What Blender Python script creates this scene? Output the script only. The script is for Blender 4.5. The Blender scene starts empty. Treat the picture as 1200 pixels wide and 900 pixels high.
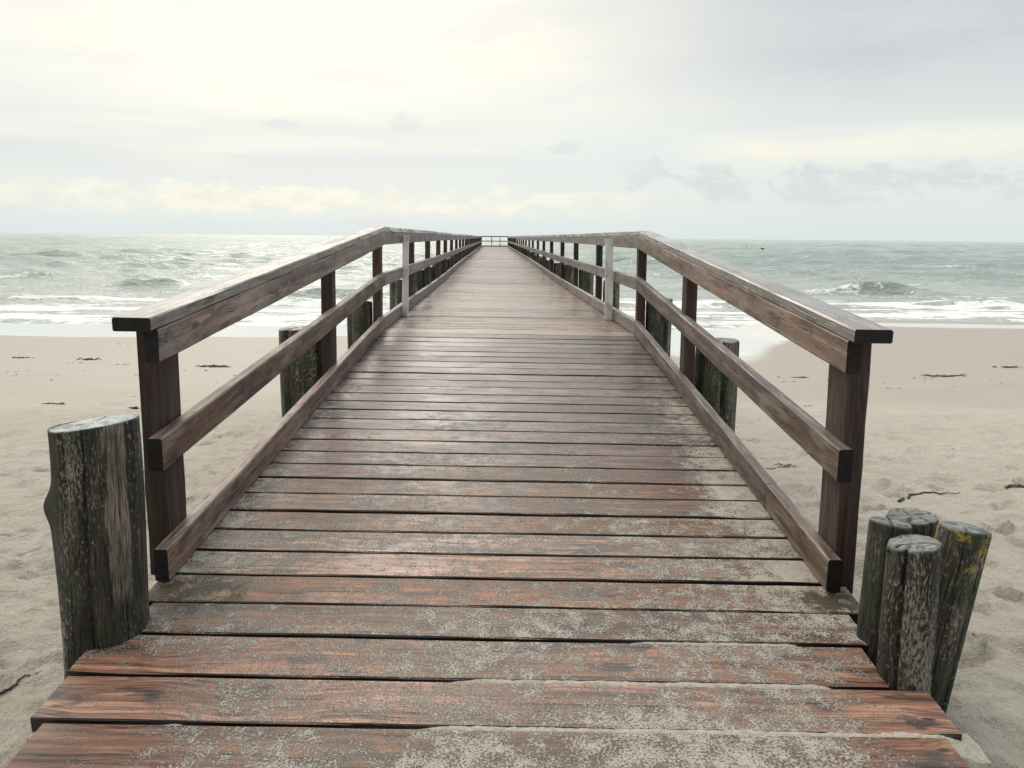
import bpy, math, random
import numpy as np
from mathutils import Vector, Matrix

random.seed(7)
rng = np.random.default_rng(11)
SC = bpy.context.scene
COL = SC.collection
EYE = 3.0                     # eye height above the sea
# ------------------------------------------------------------------ numpy noise
_perm = rng.permutation(4096)
def _h(ix, iy, seed):
    return _perm[(_perm[(ix + seed * 131) & 4095] + iy) & 4095]
def perlin(x, y, seed=0):
    x = np.asarray(x, float); y = np.asarray(y, float)
    ix = np.floor(x).astype(np.int64); iy = np.floor(y).astype(np.int64)
    fx = x - ix; fy = y - iy
    u = fx * fx * fx * (fx * (fx * 6 - 15) + 10); v = fy * fy * fy * (fy * (fy * 6 - 15) + 10)
    def g(a, b, dx, dy):
        t = _h(a, b, seed) * (2 * math.pi / 4096)
        return np.cos(t) * dx + np.sin(t) * dy
    n00 = g(ix, iy, fx, fy); n10 = g(ix + 1, iy, fx - 1, fy)
    n01 = g(ix, iy + 1, fx, fy - 1); n11 = g(ix + 1, iy + 1, fx - 1, fy - 1)
    return ((n00 * (1 - u) + n10 * u) * (1 - v) + (n01 * (1 - u) + n11 * u) * v) * 1.5
def fbm(x, y, octs=4, seed=0, gain=.5):
    s = 0; a = 1; t = 0
    for i in range(octs):
        s = s + a * perlin(x * 2 ** i + 17.3 * i, y * 2 ** i - 9.1 * i, seed + i); t += a; a *= gain
    return s / t
def sstep(a, b, x):
    t = np.clip((np.asarray(x, float) - a) / (b - a), 0, 1)
    return t * t * (3 - 2 * t)

# ------------------------------------------------------------------ objects
def tag(o, label=None, cat=None, group=None, kind=None):
    if label: o['label'] = label
    if cat: o['category'] = cat
    if group: o['group'] = group
    if kind: o['kind'] = kind
    return o
def empty(name, loc):
    o = bpy.data.objects.new(name, None); COL.objects.link(o); o.location = loc
    o.empty_display_size = .2
    return o
def link_mesh(name, me, mats, parent=None, smooth=False):
    for m in mats: me.materials.append(m)
    if smooth:
        me.polygons.foreach_set('use_smooth', np.ones(len(me.polygons), bool))
    o = bpy.data.objects.new(name, me); COL.objects.link(o)
    if parent:
        o.parent = parent
        wm = Matrix.Identity(4); q = parent
        while q: wm = Matrix.Translation(q.location) @ wm; q = q.parent
        # vertices are written in world space: bring them to the parent's frame, then give the part its own origin
        loc = wm.translation
        n = len(me.vertices); co = np.empty(n * 3, np.float32); me.vertices.foreach_get('co', co)
        co = co.reshape(-1, 3); c = (co.min(0) + co.max(0)) / 2
        co -= c; me.vertices.foreach_set('co', co.ravel())
        o.location = Vector([float(a) for a in c]) - loc
    me.update()
    return o

class MB:
    """collects boards (swept chamfered sections) with their own wood coordinates"""
    def __init__(s):
        s.v = []; s.f = []; s.m = []; s.wc = []; s.rnd = []
    def sweep(s, P, A, B, hw, ht, ch=.004, wob=.0012, cap=1, rnd=None, A2=None, ends=None):
        """P stations, A unit width vector(s), B unit thickness vector"""
        P = [Vector(p) for p in P]
        n = len(P); r = random.random() if rnd is None else rnd
        off = Vector((random.uniform(0, 90), random.uniform(0, 90), random.uniform(0, 90)))
        sec = [(-hw + ch, -ht), (hw - ch, -ht), (hw, -ht + ch), (hw, ht - ch), (hw - ch, ht), (-hw + ch, ht), (-hw, ht - ch), (-hw, -ht + ch)]
        b0 = len(s.v); u = 0
        for i, p in enumerate(P):
            if i: u += (P[i] - P[i - 1]).length
            a = A[i] if isinstance(A, list) else A
            for (q, t) in sec:
                k1 = 1 + random.gauss(0, wob) / hw; k2 = 1 + random.gauss(0, wob * .6) / ht
                s.v.append(p + a * q * k1 + B * t * k2)
                s.wc.append((u + off.x, q + off.y, t + off.z)); s.rnd.append(r)
        for i in range(n - 1):
            for k in range(8):
                k2 = (k + 1) % 8
                s.f.append((b0 + i * 8 + k, b0 + i * 8 + k2, b0 + (i + 1) * 8 + k2, b0 + (i + 1) * 8 + k)); s.m.append(0)
        s.f.append(tuple(b0 + k for k in range(7, -1, -1))); s.m.append(cap)
        e = b0 + (n - 1) * 8
        s.f.append(tuple(e + k for k in range(8))); s.m.append(cap)
        # correct winding if the frame is left handed
        d = (P[1] - P[0]).normalized(); a = A[0] if isinstance(A, list) else A
        if a.cross(B).dot(d) < 0:
            nf = (n - 1) * 8 + 2
            s.f[-nf:] = [tuple(reversed(f)) for f in s.f[-nf:]]
    def build(s, name, mats, parent=None):
        me = bpy.data.meshes.new(name)
        me.from_pydata([tuple(v) for v in s.v], [], s.f)
        a = me.attributes.new('wc', 'FLOAT_VECTOR', 'POINT'); a.data.foreach_set('vector', np.array(s.wc, np.float32).ravel())
        a = me.attributes.new('rnd', 'FLOAT', 'POINT'); a.data.foreach_set('value', np.array(s.rnd, np.float32))
        me.polygons.foreach_set('material_index', np.array(s.m, np.int32))
        return link_mesh(name, me, mats, parent)

def grid_mesh(name, X, Y, Z, mats, attrs=None, parent=None, smooth=True, uvw=None):
    """X,Y,Z 2-D arrays"""
    R, C = X.shape
    me = bpy.data.meshes.new(name)
    co = np.stack([X, Y, Z], -1).reshape(-1, 3).astype(np.float32)
    i = np.arange(R * C).reshape(R, C)
    q = np.stack([i[:-1, :-1], i[:-1, 1:], i[1:, 1:], i[1:, :-1]], -1).reshape(-1, 4)
    me.vertices.add(len(co)); me.vertices.foreach_set('co', co.ravel())
    me.loops.add(q.size); me.loops.foreach_set('vertex_index', q.ravel().astype(np.int32))
    me.polygons.add(len(q)); me.polygons.foreach_set('loop_start', np.arange(0, q.size, 4, dtype=np.int32))
    try: me.polygons.foreach_set('loop_total', np.full(len(q), 4, np.int32))
    except Exception: pass
    me.update(calc_edges=True); me.validate()
    for k, a in (attrs or {}).items():
        t = me.attributes.new(k, 'FLOAT', 'POINT'); t.data.foreach_set('value', a.ravel().astype(np.float32))
    return link_mesh(name, me, mats, parent, smooth)

# ------------------------------------------------------------------ node helper
class NT:
    def __init__(s, tree): s.t = tree; s.n = tree.nodes; s.l = tree.links
    def _in(s, sock, val):
        if val is None: return
        if hasattr(val, 'links') or isinstance(val, bpy.types.NodeSocket): s.l.new(val, sock)
        else: sock.default_value = val
    def math(s, op, a, b=None, c=None, clamp=False):
        n = s.n.new('ShaderNodeMath'); n.operation = op; n.use_clamp = clamp
        for i, v in enumerate((a, b, c)): s._in(n.inputs[i], v)
        return n.outputs[0]
    def add(s, a, b): return s.math('ADD', a, b)
    def sub(s, a, b): return s.math('SUBTRACT', a, b)
    def mul(s, a, b): return s.math('MULTIPLY', a, b)
    def mx(s, a, b): return s.math('MAXIMUM', a, b)
    def mn(s, a, b): return s.math('MINIMUM', a, b)
    def ss(s, v, a, b, lo=0., hi=1.):
        n = s.n.new('ShaderNodeMapRange'); n.interpolation_type = 'SMOOTHSTEP'
        s._in(n.inputs[0], v); s._in(n.inputs[1], a); s._in(n.inputs[2], b); s._in(n.inputs[3], lo); s._in(n.inputs[4], hi)
        return n.outputs[0]
    def lin(s, v, a, b, lo=0., hi=1.):
        n = s.n.new('ShaderNodeMapRange')
        s._in(n.inputs[0], v); s._in(n.inputs[1], a); s._in(n.inputs[2], b); s._in(n.inputs[3], lo); s._in(n.inputs[4], hi)
        return n.outputs[0]
    def mix(s, f, a, b, mode='MIX'):
        n = s.n.new('ShaderNodeMix'); n.data_type = 'RGBA'; n.blend_type = mode; n.clamp_factor = True
        s._in(n.inputs[0], f)
        for k, v in ((6, a), (7, b)):
            if isinstance(v, (tuple, list)): v = tuple(v) + ((1,) if len(v) == 3 else ())
            s._in(n.inputs[k], v)
        return n.outputs[2]
    def noise(s, vec, scale=1., detail=3., rough=.5, dist=0., typ=None):
        n = s.n.new('ShaderNodeTexNoise'); s._in(n.inputs['Vector'], vec)
        s._in(n.inputs['Scale'], scale); s._in(n.inputs['Detail'], detail); s._in(n.inputs['Roughness'], rough); s._in(n.inputs['Distortion'], dist)
        return n.outputs[0]
    def voro(s, vec, scale, feat='F1', rnd=1.):
        n = s.n.new('ShaderNodeTexVoronoi'); n.feature = feat; s._in(n.inputs['Vector'], vec); s._in(n.inputs['Scale'], scale); s._in(n.inputs['Randomness'], rnd)
        return n
    def vscale(s, v, sc):
        n = s.n.new('ShaderNodeVectorMath'); n.operation = 'MULTIPLY'; s._in(n.inputs[0], v); s._in(n.inputs[1], sc)
        return n.outputs[0]
    def vadd(s, a, b):
        n = s.n.new('ShaderNodeVectorMath'); n.operation = 'ADD'; s._in(n.inputs[0], a); s._in(n.inputs[1], b)
        return n.outputs[0]
    def comb(s, x, y, z):
        n = s.n.new('ShaderNodeCombineXYZ')
        for i, v in enumerate((x, y, z)): s._in(n.inputs[i], v)
        return n.outputs[0]
    def sep(s, v):
        n = s.n.new('ShaderNodeSeparateXYZ'); s._in(n.inputs[0], v); return n.outputs
    def attr(s, name):
        n = s.n.new('ShaderNodeAttribute'); n.attribute_name = name; return n
    def pos(s): return s.n.new('ShaderNodeNewGeometry').outputs['Position']
    def nrm(s): return s.n.new('ShaderNodeNewGeometry').outputs['Normal']
    def bump(s, h, strength=1., dist=.01, prev=None):
        n = s.n.new('ShaderNodeBump'); s._in(n.inputs['Strength'], strength); s._in(n.inputs['Distance'], dist); s._in(n.inputs['Height'], h)
        if prev is not None: s.l.new(prev, n.inputs['Normal'])
        return n.outputs[0]
    def gauss(s, x, c, w):      # exp(-((x-c)/w)^2)
        t = s.math('DIVIDE', s.sub(x, c), w)
        return s.math('EXPONENT', s.mul(s.mul(t, t), -1.))
def new_mat(name):
    m = bpy.data.materials.new(name); m.use_nodes = True
    t = NT(m.node_tree); b = m.node_tree.nodes['Principled BSDF']
    return m, t, b
def setp(t, b, col=None, rough=None, normal=None, spec=None, ior=None, coat=None, coat_rough=None):
    if col is not None:
        if isinstance(col, tuple): b.inputs['Base Color'].default_value = col + (1,)
        else: t.l.new(col, b.inputs['Base Color'])
    if rough is not None: t._in(b.inputs['Roughness'], rough)
    if normal is not None: t.l.new(normal, b.inputs['Normal'])
    if spec is not None: t._in(b.inputs['Specular IOR Level'], spec)
    if ior is not None: b.inputs['IOR'].default_value = ior
    if coat is not None: t._in(b.inputs['Coat Weight'], coat)
    if coat_rough is not None: t._in(b.inputs['Coat Roughness'], coat_rough)

SAND_DRY = (.40, .355, .30)
def sand_speck(t, p):
    g = t.noise(p, 620., 3., .7); g2 = t.noise(p, 210., 2., .6)
    c = t.mix(t.ss(g, .36, .66), (.33, .292, .245), (.64, .59, .52))
    return t.mix(t.ss(g2, .50, .62, 0., .55), c, (.27, .235, .195))

def wood(name, dark, mid, light, stain=.4, pale=0., sand=False, far=None, rough=.45, wet=.0, knots=.6):
    m, t, b = new_mat(name)
    wc = t.attr('wc').outputs['Vector']; rnd = t.attr('rnd').outputs['Fac']; P = t.pos()
    # solid grain: thin fibres along the board, broad year rings that wander
    warp = t.noise(t.vscale(wc, (1.3, 3., 3.)), 1.5, 2., .5)
    w2 = t.vadd(wc, t.comb(0., t.mul(t.sub(warp, .5), .11), t.mul(t.sub(warp, .5), .09)))
    fib = t.noise(t.vscale(w2, (4., 130., 130.)), 1., 4., .65)
    ring = t.noise(t.vscale(w2, (.7, 42., 30.)), 1., 2.5, .55)
    broad = t.noise(t.vscale(wc, (1.1, 7., 7.)), 1., 3., .6)
    g = t.add(t.mul(fib, .38), t.add(t.mul(ring, .42), t.mul(broad, .2)))
    c = t.mix(t.ss(g, .40, .50), dark, mid)
    c = t.mix(t.ss(g, .50, .61), c, light)
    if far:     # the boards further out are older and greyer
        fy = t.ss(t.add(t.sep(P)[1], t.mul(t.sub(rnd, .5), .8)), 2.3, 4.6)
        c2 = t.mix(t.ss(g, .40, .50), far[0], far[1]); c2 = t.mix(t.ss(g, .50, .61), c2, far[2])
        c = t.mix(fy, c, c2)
    # board to board variation
    hs = t.n.new('ShaderNodeHueSaturation')
    t._in(hs.inputs['Value'], t.lin(rnd, 0., 1., .62, 1.3)); t._in(hs.inputs['Saturation'], t.lin(t.math('FRACT', t.mul(rnd, 7.31)), 0., 1., .75, 1.15)); hs.inputs['Hue'].default_value = .5
    t.l.new(c, hs.inputs['Color']); c = hs.outputs[0]
    # weather stains
    st = t.noise(t.vscale(wc, (4., 9., 9.)), 1.4, 5., .62)
    c = t.mix(t.mul(t.ss(st, .53, .66), stain), c, (.035, .03, .034))
    if pale:
        pl = t.noise(t.vscale(wc, (2.2, 14., 14.)), 1.1, 5., .62)
        c = t.mix(t.mul(t.ss(pl, .50, .70), pale), c, (.30, .27, .235))
    # knots
    vn = t.voro(t.vscale(wc, (2.6, 7., 7.)), 1.)
    kd = t.ss(vn.outputs['Distance'], .08, .2, 1., 0.)
    c = t.mix(t.mul(kd, knots), c, (.022, .014, .01))
    # checks: fine dark cracks along the grain
    ck = t.noise(t.vscale(w2, (1.6, 95., 95.)), 1., 1., .5)
    ckm = t.ss(ck, .66, .73)
    c = t.mix(t.mul(ckm, .8), c, (.018, .012, .01))
    h = t.add(t.mul(g, 1.), t.mul(ckm, -.6))
    wetn = t.noise(t.vscale(wc, (1.5, 3., 3.)), 1.3, 3., .55)
    rgh = t.lin(fib, .3, .7, rough - .1, rough + .14)
    if far: rgh = t.sub(rgh, t.mul(fy, .10))
    if wet:
        rgh = t.sub(rgh, t.mul(t.ss(wetn, .42, .62), wet))
    nb = t.bump(h, .7, .005)
    if sand:
        x, y, z = t.sep(P)
        fine = t.noise(P, 150., 3., .62, .2)
        midn = t.noise(P, 17., 4., .6)
        big = t.noise(t.vscale(P, (1., 1.3, 1.)), 2.1, 3., .55)
        # amount of sand: much near the shore end and towards the middle and right, little further up
        am = t.lin(y, 1.5, 6.8, .098, -.10)
        am = t.add(am, t.mul(t.lin(x, -1.2, .7, -.034, .022), t.lin(y, 1.5, 7., 1., .4)))
        edge = t.mx(t.gauss(x, 1.08, .22), t.gauss(x, -1.16, .13))
        am = t.add(am, t.mul(t.mul(edge, .10), t.mul(t.ss(y, 8., 4.5), t.ss(y, 2.3, 2.8))))
        bare = t.mul(t.ss(t.math('ABSOLUTE', x), .80, 1.12), t.ss(y, 2.35, 2.05))
        am = t.sub(am, t.mul(bare, .13))
        sm = t.add(t.add(t.mul(fine, .64), t.mul(midn, .42)), t.mul(big, .34))
        sm = t.add(sm, am)
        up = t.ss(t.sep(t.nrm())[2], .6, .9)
        msk = t.mul(t.ss(sm, .760, .785), up)
        soft = t.mul(t.ss(sm, .70, .755), up)
        c = t.mix(t.mul(soft, .35), c, (.07, .045, .035))   # wood under and beside the sand stays wet
        alg = t.mul(t.mx(t.mul(t.gauss(x, -1.08, .24), t.gauss(y, 2.56, .20)), t.mul(t.gauss(x, 1.12, .16), t.gauss(y, 2.58, .12))), t.ss(midn, .3, .6, .4, 1.1))
        c = t.mix(t.mul(alg, .85), c, (.028, .034, .020))
        msk = t.mul(msk, t.ss(alg, .75, .4))
        c = t.mix(up, (.022, .015, .012), c)      # sawn sides painted near black, standing in for shade in the gaps
        c = t.mix(msk, c, sand_speck(t, P))
        rgh = t.mx(rgh, t.mul(msk, .93))
        nb = t.bump(t.mul(t.add(t.ss(sm, .745, .86), t.mul(t.noise(P, 320., 2., .6), t.mul(msk, 1.2))), up), .9, .0045, nb)
    setp(t, b, c, rgh, nb, spec=.5)
    return m

M = {}
# pier deck: reddish brown softwood, wet, sand blown on it near the beach
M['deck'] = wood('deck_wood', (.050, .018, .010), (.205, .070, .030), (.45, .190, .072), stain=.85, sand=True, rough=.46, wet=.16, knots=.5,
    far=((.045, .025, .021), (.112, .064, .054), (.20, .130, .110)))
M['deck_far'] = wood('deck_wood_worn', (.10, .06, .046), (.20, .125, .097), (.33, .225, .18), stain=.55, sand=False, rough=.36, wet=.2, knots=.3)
M['rail'] = wood('rail_wood', (.050, .028, .020), (.165, .104, .077), (.30, .205, .16), stain=.8, pale=.6, rough=.55, wet=.1)
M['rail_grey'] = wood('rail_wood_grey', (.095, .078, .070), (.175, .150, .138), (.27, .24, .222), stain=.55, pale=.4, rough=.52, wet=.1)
M['cap'] = wood('cap_wood', (.085, .066, .057), (.18, .15, .132), (.29, .25, .225), stain=.45, pale=.3, rough=.25, wet=.2)
M['post'] = wood('post_wood', (.018, .008, .006), (.055, .027, .019), (.11, .062, .044), stain=.5, pale=.08, rough=.62)
M['dark'] = wood('dark_wood', (.006, .005, .006), (.011, .009, .010), (.02, .017, .018), stain=.3, rough=.8)
M['beam'] = wood('beam_wood', (.02, .015, .012), (.05, .036, .03), (.08, .06, .05), stain=.5, rough=.7)
def mat_batten():
    m, t, b = new_mat('pale_batten')
    wc = t.attr('wc').outputs['Vector']
    n = t.noise(t.vscale(wc, (14., 40., 40.)), 1., 4., .6)
    c = t.mix(t.ss(n, .35, .7), (.78, .79, .80), (.88, .88, .88))
    d = t.noise(t.vscale(wc, (5., 9., 9.)), 1., 4., .6)
    c = t.mix(t.mul(t.ss(d, .55, .68), .5), c, (.2, .19, .18))
    setp(t, b, c, .5, t.bump(n, .3, .002)); return m
M['batten'] = mat_batten()

def mat_pile(name, green=.5, lichen=0., pale=.6, tops=((.10, .105, .095), (.25, .25, .235)), bare=None, gain=1.):
    m, t, b = new_mat(name)
    wc = t.attr('wc').outputs['Vector']; u, v, top = t.sep(wc)
    w = t.comb(u, v, 0.)
    warp = t.noise(t.vscale(w, (9., 3., 1.)), 1., 2., .5)
    w2 = t.vadd(w, t.comb(t.mul(t.sub(warp, .5), .05), 0., 0.))
    fib = t.noise(t.vscale(w2, (190., 9., 1.)), 1., 4., .62)
    flk = t.noise(t.vscale(w2, (150., 42., 1.)), 1., 4., .7)
    brd = t.noise(t.vscale(w2, (13., 2.2, 1.)), 1., 3., .6)
    c = t.mix(t.ss(fib, .35, .68), (.009, .009, .008), (.036, .031, .026))
    c = t.mix(t.mul(t.ss(brd, .42, .6), .85), c, t.mix(t.ss(fib, .35, .65), (.028, .024, .021), (.12, .102, .084)))
    # pale flakes of weathered wood
    side = t.noise(t.comb(t.mul(u, 8.), t.mul(v, 1.1), 4.), 1., 2., .5)
    pf = t.mul(t.ss(t.add(t.mul(flk, .62), t.mul(side, .42)), .555, .61), pale)
    c = t.mix(pf, c, (.33, .30, .26))
    if bare:       # bark gone on this side: pale bare wood
        bn = t.noise(t.vscale(w2, (30., 5., 1.)), 1., 3., .6)
        bm = t.mul(t.ss(t.add(t.mul(t.gauss(u, bare[0], bare[1]), 1.), t.mul(t.sub(bn, .5), 1.2)), .5, .62), t.ss(t.add(v, t.mul(bn, .15)), .68, .56))
        c = t.mix(t.mul(bm, .85), c, t.mix(t.ss(fib, .38, .6), (.10, .085, .07), (.36, .315, .27)))
    # algae
    al = t.noise(w, 7., 4., .6)
    c = t.mix(t.mul(t.ss(al, .40, .62), green), c, t.mix(t.ss(fib, .3, .7), (.008, .016, .009), (.05, .075, .04)))
    if lichen:
        ln = t.noise(w, 16., 4., .7)
        li = t.mul(t.ss(ln, .55, .62), t.ss(v, .10, .2, lichen, 0.))
        c = t.mix(li, c, (.27, .20, .05))
    if gain != 1.: c = t.vscale(c, (gain,) * 3)
    # weathered top
    tn = t.noise(t.vscale(w, (60., 60., 1.)), 1., 4., .6)
    rg = t.noise(t.vscale(t.attr('wc').outputs['Vector'], (16., 90., 1.)), 1., 3., .6)
    tc = t.mix(t.ss(rg, .34, .66), tops[0], tops[1])
    c = t.mix(top, c, tc)
    h = t.add(t.mul(fib, .6), t.mul(flk, .8))
    setp(t, b, c, t.lin(top, 0., 1., .72, .42), t.bump(h, .7, .006), spec=.4)
    return m
M['pile_big'] = mat_pile('pile_wood_big', .55, 0., .85, ((.26, .275, .27), (.52, .535, .53)), (10.055, .045))
M['pile_green'] = mat_pile('pile_wood_green', .85, 0., .45)
M['pile_brown'] = mat_pile('pile_wood_brown', .25, 0., .75, gain=1.25)
M['pile_lichen'] = mat_pile('pile_wood_lichen', .8, 1., .8, gain=1.2)
M['pile_pier'] = mat_pile('pier_pile_wood', .75, 0., .8, gain=1.9)

# ------------------------------------------------------------------ the pier's line (fitted to real lengths; deck 2.3 m between kick boards)
W = 1.157
CX0, RY, H0, SL, TAU = -.0502, .0029, 1.2175, .0733, .0069
YE, YB, FY, YEND, HF, TF = 2.634, 7.374, -.025, 75.6, .8978, -.0021
ZB = -H0 + SL * (YB - YE); CB = CX0 + RY * YB
def frame(y):
    if y <= YB:
        return CX0 + RY * y, EYE - H0 + SL * (y - YE), TAU
    t = (y - YB) / (YEND - YB)
    return CB + FY * (y - YB), EYE + ZB * (1 - t) - HF * t, TAU * (1 - t) + TF * t
def dip(y):
    return -.035 * math.exp(-((y - 17) / 6.5) ** 2) if y > YB else 0.
def pt(lat, y, h, sag=0.):
    c, z, ta = frame(y)
    return Vector((c + lat, y, z - ta * lat + h + sag * dip(y)))

pier = empty('pier', (CX0, YE, EYE - H0 - .3))
tag(pier, 'long brown wooden pier with handrails running from the beach out over the sea', 'pier')

# deck boards --------------------------------------------------------
gaps = [1.485, 1.69, 1.898, 2.102, 2.311, 2.505, 2.699, 2.889, 3.078]
while gaps[-1] < YB - .12: gaps.append(gaps[-1] + random.gauss(.1905, .0035))
nramp = len(gaps)
while gaps[-1] < YEND: gaps.append(gaps[-1] + random.gauss(.1905, .004))
ends = {0: (-1.19, 1.2), 1: (-1.175, 1.19), 2: (-1.222, 1.24), 3: (-1.235, 1.140), 4: (-1.155, 1.178), 5: (-1.205, 1.245)}
deckA, deckB = MB(), MB()
Zv = Vector((0, 0, 1))
for i in range(len(gaps) - 1):
    y0, y1 = gaps[i], gaps[i + 1]
    gp = random.uniform(.013, .018) if y0 < 9 else random.uniform(.012, .018)
    yc = (y0 + y1) / 2; hw = (y1 - y0 - gp) / 2
    l, r = ends.get(i, (-1.2 + random.uniform(-.004, .004), 1.2 + random.uniform(-.004, .004)))
    dz = random.gauss(0, .0013) - .0225; skew = random.gauss(0, .0010) + (-.004 if y0 < 6 else 0)
    tilt = random.gauss(0, .004 if y0 < 9 else .007)
    d = mb = deckA if i < nramp - 1 else deckB
    n = 14 if y0 < 9 else 4
    P = []
    bow = random.gauss(0, .0014)
    for k in range(n + 1):
        f = k / n; x = l + (r - l) * f
        p = pt(x, yc, dz, 1.); p.y += skew * x + bow * math.sin(f * math.pi * 1.5)
        P.append(p)
    slope = SL if y0 < YB - .1 else 0.
    A = Vector((0, 1, slope + tilt)).normalized(); B = Vector((0, -(slope + tilt), 1)).normalized()
    mb.sweep(P, A, B, hw, .0225, .004 if y0 < 12 else .006, .0009 if y0 < 9 else .0006, cap=0)
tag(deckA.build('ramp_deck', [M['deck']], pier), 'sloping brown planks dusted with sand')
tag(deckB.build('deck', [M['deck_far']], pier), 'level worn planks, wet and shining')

# carrying beams under the deck
b = MB()
for lat in (-.95, 0, .95):
    for (ya, yb, n) in ((1.55, YB, 6), (YB, YEND - .1, 26)):
        P = [pt(lat, ya + (yb - ya) * k / n, -.055 - .10, 1.) for k in range(n + 1)]
        b.sweep(P, Vector((1, 0, 0)), Zv, .05, .10, .004)
b.build('stringers', [M['beam'], M['beam']], pier)

LY = [2.76, 5.41, 7.42, 10.52, 13.24, 15.72, 18.2, 20.9]
while LY[-1] < YEND - 3.4: LY.append(LY[-1] + 2.66)
RYs = [2.70, 5.32, 7.44, 10.51, 13.46, 16.15, 19.0, 22.05, 25.05, 28.1]
while RYs[-1] < YEND - 3.4: RYs.append(RYs[-1] + 2.95)
X1 = Vector((1, 0, 0)); Y1 = Vector((0, 1, 0))

def sand_z(x, y): return 0.
def pile_mesh(base, top, r0, r1, seed, lobes=.1, crack=(), bulge=None, nr=72, nz=60, tilt=(0, 0), chamfer=.03, grooves=14, knobby=.03, groove=.018, crackdepth=.02):
    """weathered round timber: grooved flank, checked flat top"""
    base = Vector(base); top = Vector(top); H = (top - base).length
    an = np.linspace(0, 2 * np.pi, nr, endpoint=False)
    R = []; rows_v = []; wc = []
    tz = np.concatenate([np.linspace(0, 1 - chamfer / H, nz), [1 - chamfer * .45 / H, 1 - chamfer * .12 / H, 1.0]])
    shr = np.ones(len(tz)); shr[-3:] = (.99, .972, .945)
    prof = 1 + lobes * .6 * perlin(np.cos(an) * 1.1 + seed, np.sin(an) * 1.1, seed) + lobes * .5 * perlin(np.cos(an) * 2.3 + seed, np.sin(an) * 2.3 + 4, seed + 3)
    cr = np.zeros(nr)
    for (a0, wdt, dp) in crack:
        da = (an - a0 + np.pi) % (2 * np.pi) - np.pi
        cr = np.maximum(cr, dp * np.exp(-(da / wdt) ** 2))
    V = []
    for j, t_ in enumerate(tz):
        c = base.lerp(top, float(t_)); z = t_ * H
        rr = r0 + (r1 - r0) * t_
        wav = an + .12 * perlin(np.full(nr, z * 1.6), an * .3, seed + 8)
        gr = perlin(np.cos(wav) * grooves / 3, np.sin(wav) * grooves / 3 + z * .5, seed + 5)
        gr2 = perlin(np.cos(wav) * grooves * 1.1, np.sin(wav) * grooves * 1.1 + z * 2.2, seed + 6)
        low = perlin(np.cos(an) * .9 + seed, np.sin(an) * .9 + z * 2.0, seed + 7)
        r_ = rr * (prof + knobby * low - groove * np.abs(gr) + groove * .8 * gr2) - rr * cr * (1 + .25 * perlin(np.full(nr, z * 5.), an * 0, seed))
        if bulge:
            for (a0, z0, wa, wz, am) in bulge:
                da = (an - a0 + np.pi) % (2 * np.pi) - np.pi
                r_ = r_ + am * np.exp(-(da / wa) ** 2 - ((z - z0) / wz) ** 2)
        r_ = r_ * shr[j]
        dx = r_ * np.cos(an); dy = r_ * np.sin(an)
        zz = np.full(nr, c.z)
        if j >= nz - 1: zz = zz + tilt[0] * dx + tilt[1] * dy
        V.append(np.stack([c.x + dx, c.y + dy, zz], -1))
        wc += [(float(a * r0 + seed * 3.1), float(top.z - q), 0. if j < len(tz) - 2 else (.6 if j == len(tz) - 2 else 1.)) for a, q in zip(an, zz)]
    # top: rings towards the heart, with radial checks
    edge = V[-1]; c0 = edge.mean(0)
    fr = [.94, .86, .76, .64, .5, .36, .22, .1]
    ca = [rng.uniform(0, 6.28) for _ in range(5)] + [a0 for (a0, _, _) in crack]
    for f in fr:
        ring = c0 + (edge - c0) * f
        d = np.zeros(nr)
        for k, a0 in enumerate(ca):
            wob = .25 * perlin(np.array([f * 6.]), np.array([k * 3.3]), seed)[0]
            da = (an - a0 - wob + np.pi) % (2 * np.pi) - np.pi
            d = np.maximum(d, np.exp(-(da * f * r1 / .0035) ** 2) * crackdepth * min(1, f * 1.5))
        ring[:, 2] += -d + .004 * perlin(ring[:, 0] * 40, ring[:, 1] * 40, seed) + .25 * .01 * (1 - f)
        V.append(ring)
        wc += [(float(q[0] * 1.0 + seed), float(q[1] * 1.0), 1. - min(1., float(e) / .006)) for q, e in zip(ring, d)]
    V.append(np.array([c0])); wc.append((float(c0[0] + seed), float(c0[1]), 1.))
    nrow = len(V) - 1
    faces = []
    for j in range(nrow - 1):
        a = j * nr; b_ = (j + 1) * nr
        for k in range(nr):
            k2 = (k + 1) % nr
            faces.append((a + k, a + k2, b_ + k2, b_ + k))
    a = (nrow - 1) * nr
    for k in range(nr): faces.append((a + k, a + (k + 1) % nr, nrow * nr))
    me = bpy.data.meshes.new('pile')
    me.from_pydata(np.concatenate(V).tolist(), [], faces)
    at = me.attributes.new('wc', 'FLOAT_VECTOR', 'POINT'); at.data.foreach_set('vector', np.array(wc, np.float32).ravel())
    return me

# beach height (metres above the sea) along y, at x = 0
_by = np.array([-60, -6, 0, 1.2, 2.2, 3.2, 5, 8, 12, 18, 24, 28, 34, 60, 200, 6500])
_bz = np.array([2.1, 1.75, 1.66, 1.62, 1.575, 1.45, 1.22, .88, .53, .20, .045, -.015, -.16, -1.1, -4, -6.])
def beach_base(x, y):
    yy = y - .8 * fbm(x * .05, y * 0 + .3, 2, 41) * sstep(8, 20, y)
    z = np.interp(yy, _by, _bz)
    # soften corners of the profile
    z = z + .26 * sstep(6.5, 11, x) * sstep(22, 26, y) * sstep(45, 33, y)
    z = (z + np.interp(yy - .5, _by, _bz) + np.interp(yy + .5, _by, _bz)) / 3
    return z

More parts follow.
